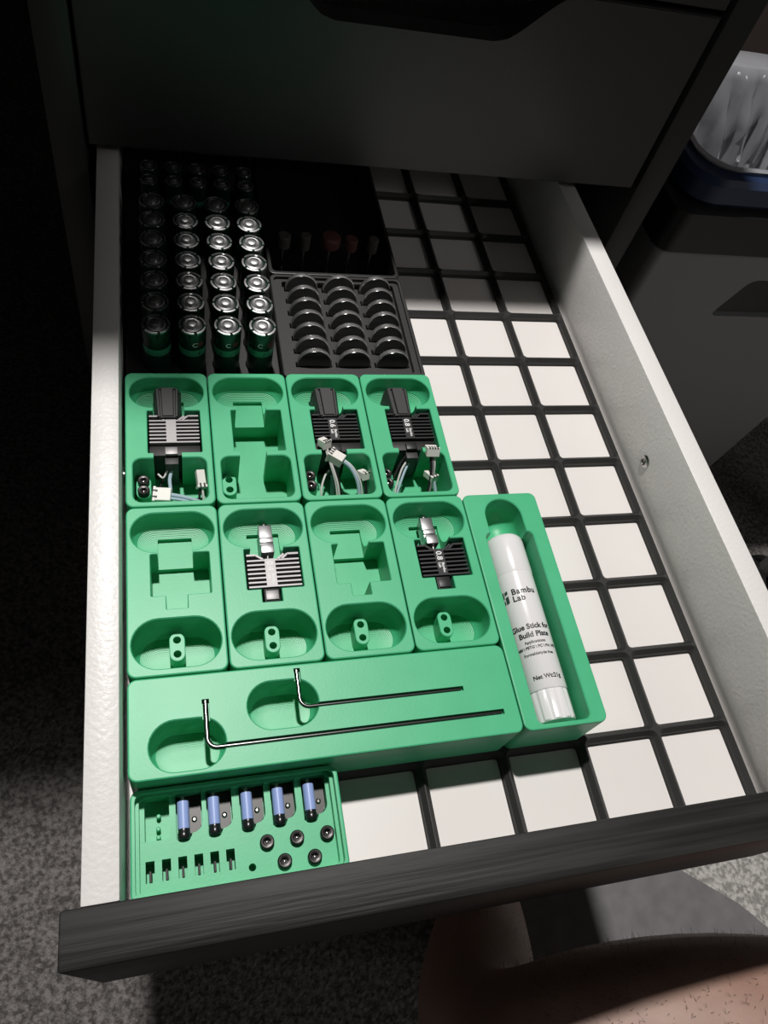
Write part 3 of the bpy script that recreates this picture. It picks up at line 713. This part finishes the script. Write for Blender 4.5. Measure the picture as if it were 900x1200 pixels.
obj('rim', ringed(-1, 12, 26, bt + 41.5, bt + 63, 2), NAVY, wb)['label'] = 'navy blue rim'
# the liner: hangs inside, folded over the rim, crumpled
bag = bmesh.new(); rows = []; zt = bt + 65.5
def fold(u, z, a):
    """pleats that run down the film and wander sideways"""
    q = u * 0.085 + 0.9 * math.sin(z * 0.031 + u * 0.013) + 0.5 * math.sin(u * 0.031)
    return a * (abs(math.sin(q)) ** 1.5 + 0.55 * abs(math.sin(2.3 * q + z * 0.06)) + 0.35 * abs(math.sin(z * 0.085 + u * 0.05)))
prof = [(8.5, zt + 0.4, 0.2), (11, zt + 1.4, 0.4), (14.0, zt + 0.2, 0.8), (16, zt - 9, 3), (18, zt - 20, 5), (20, zt - 32, 7), (22, zt - 45, 9), (23, zt - 58, 10), (25, zt - 72, 11), (27, zt - 87, 12), (30, zt - 103, 12), (33, zt - 120, 12), (37, zt - 136, 11), (44, zt - 150, 10), (56, zt - 160, 8), (72, zt - 164, 5)]
cx_, cy_ = (x0 + x1) / 2, (y0 + y1) / 2
for k, z, a in prof:
    o_ = rrect(x0 + k, x1 - k, y0 + k, y1 - k, max(6, 30 - k * 0.2), 8)
    per = [Vector(p) for p in o_]; L_ = [0.0]
    for p, q in zip(per, per[1:] + per[:1]): L_.append(L_[-1] + (q - p).length)
    row = []
    for i in range(190):
        d0 = L_[-1] * i / 190; m_ = max(j for j in range(len(per)) if L_[j] <= d0); p, q = per[m_], per[(m_ + 1) % len(per)]
        v = p.lerp(q, (d0 - L_[m_]) / max(1e-6, L_[m_ + 1] - L_[m_])); d = Vector((cx_ - v.x, cy_ - v.y)).normalized()
        c_ = fold(i * 940 / 190, z, a); zz = z + 0.12 * c_
        if k < 9 and v.y > cy_ + 70: v = v - d * 38; zz -= 6           # the film spills over the far side of the rim
        row.append(bag.verts.new((v.x + d.x * c_, v.y + d.y * c_, zz)))
    rows.append(row)
for a, b in zip(rows, rows[1:]):
    for i in range(len(a)): bag.faces.new((a[i], a[(i + 1) % len(a)], b[(i + 1) % len(a)], b[i]))
bag.faces.new(rows[-1])
bo = obj('bin_liner', to_mesh(bag, 'bin_liner', 60), BAG, None, (0, 0, -FL)); tag(bo, 'crumpled clear grey plastic bag lining the waste bin', 'bag')

# ------------------------------------------------------------------ chair leg and caster beyond the bin
oc = thing('office_chair', 'black office chair base with a caster, half hidden beyond the waste bin', 'chair', (690, 250, -FL))
lg_ = bmesh.new()
add_tube(lg_, [(190, -60, 130), (120, -20, 100), (60, 10, 84), (8, 32, 74)], 17, 8)
obj('base_leg', lg_, CANB, oc)
for dx_ in (-15, 5): obj('caster_wheel', add_lathe(bmesh.new(), [(8, 0), (26, 0.5), (29, 3), (29, 9), (26, 11.5), (8, 12)], 28, 'X', (dx_, 30, 29.2)), CANB, oc)
obj('caster_hood', add_tube(bmesh.new(), [(0, 30, 40), (0, 31, 56), (2, 32, 78)], 9, 10), mat('grey_caster_plastic', (0.09, 0.09, 0.09), 0.5), oc)
cp = bmesh.new(); add_lathe(cp, [(30, 80), (34, 90), (34, 170), (24, 190), (24, 330)], 24, 'Z', (230, -80, 0)); obj('column', cp, CANB, oc)

# ------------------------------------------------------------------ the person's bent leg
def skin_body(name, nodes, edges, material, root):
    me = bpy.data.meshes.new(name); me.from_pydata([tuple(Vector(p) * S) for p, r in nodes], edges, []); me.update()
    o = bpy.data.objects.new(name, me); col.objects.link(o); o.location = P(0, 0, 0)
    sk = o.modifiers.new('skin', 'SKIN'); sk.use_smooth_shade = True
    for v, (p, r) in zip(me.skin_vertices[0].data, nodes):
        v.radius = (r * S, r * S) if not isinstance(r, tuple) else (r[0] * S, r[1] * S)
    me.skin_vertices[0].data[root].use_root = True
    ss = o.modifiers.new('sub', 'SUBSURF'); ss.levels = 2; ss.render_levels = 2
    bpy.context.view_layer.update()
    m2 = bpy.data.meshes.new_from_object(o.evaluated_get(bpy.context.evaluated_depsgraph_get())); bpy.data.objects.remove(o)
    m2.materials.clear(); finish(m2, None); m2.polygons.foreach_set('use_smooth', [True] * len(m2.polygons))
    return obj(name, m2, material)
nodes = [((640, -225, -190), 100), ((520, -182, -150), 84), ((412, -138, -136), 70), ((318, -104, -140), 61), ((243, -93, -156), 53), ((188, -92, -172), 48),
         ((190, -76, -200), 45), ((212, -40, -236), 40), ((240, -6, -286), 31), ((254, 18, -332), 27), ((256, 26, -356), 29), ((248, 62, -364), (28, 17)), ((238, 108, -369), (32, 11)),
         ((248, 4, -362), 20)]
edges = [(i, i + 1) for i in range(12)] + [(10, 13)]
toes = [((216, 138, -373), 8), ((228, 148, -373), 8), ((240, 152, -372), 8.5), ((253, 156, -371), 10), ((206, 128, -374), 7)]
for p, r in toes:
    k = len(nodes); nodes.append((p, r)); edges.append((12, k))
person = skin_body('person', nodes, edges, SKIN, 0)
person.location = P(0, 0, 0)
tag(person, 'bare hairy bent leg of a person sitting in front of the drawer', 'person')
# short hairs on the thigh and knee
hb_ = bmesh.new(); pm = person.data; cnt = 0
cand = [p for p in pm.polygons if p.normal.z > -0.1 and p.center.x > 0.2 and p.center.x < 0.46 and p.center.y > -0.17]
areas = [p.area for p in cand]
for k in range(3600):
    p = random.choices(cand, areas)[0]; vs = [pm.vertices[i].co for i in p.vertices]; fu, fv = random.random(), random.random()
    q = vs[0].lerp(vs[1], fu).lerp(vs[-1].lerp(vs[2], fu), fv) / S
    nrm = p.normal; tdir = Vector((random.uniform(-1, 1) - 0.6, random.uniform(-0.6, 1), random.uniform(-0.6, 0.4))).normalized()
    tip = q + (nrm * random.uniform(1.0, 3.0) + tdir * random.uniform(2, 4.5)); side = nrm.cross(tdir).normalized() * 0.11
    mid_ = q.lerp(tip, 0.5) + nrm * 0.8
    a, b, c, d, e = (hb_.verts.new(v) for v in (q - side, q + side, mid_ + side * 0.7, mid_ - side * 0.7, tip))
    hb_.faces.new((a, b, c, d)); hb_.faces.new((d, c, e))
ho = obj('leg_hair', to_mesh(hb_, 'leg_hair', 0), HAIR, person); ho['kind'] = 'stuff'
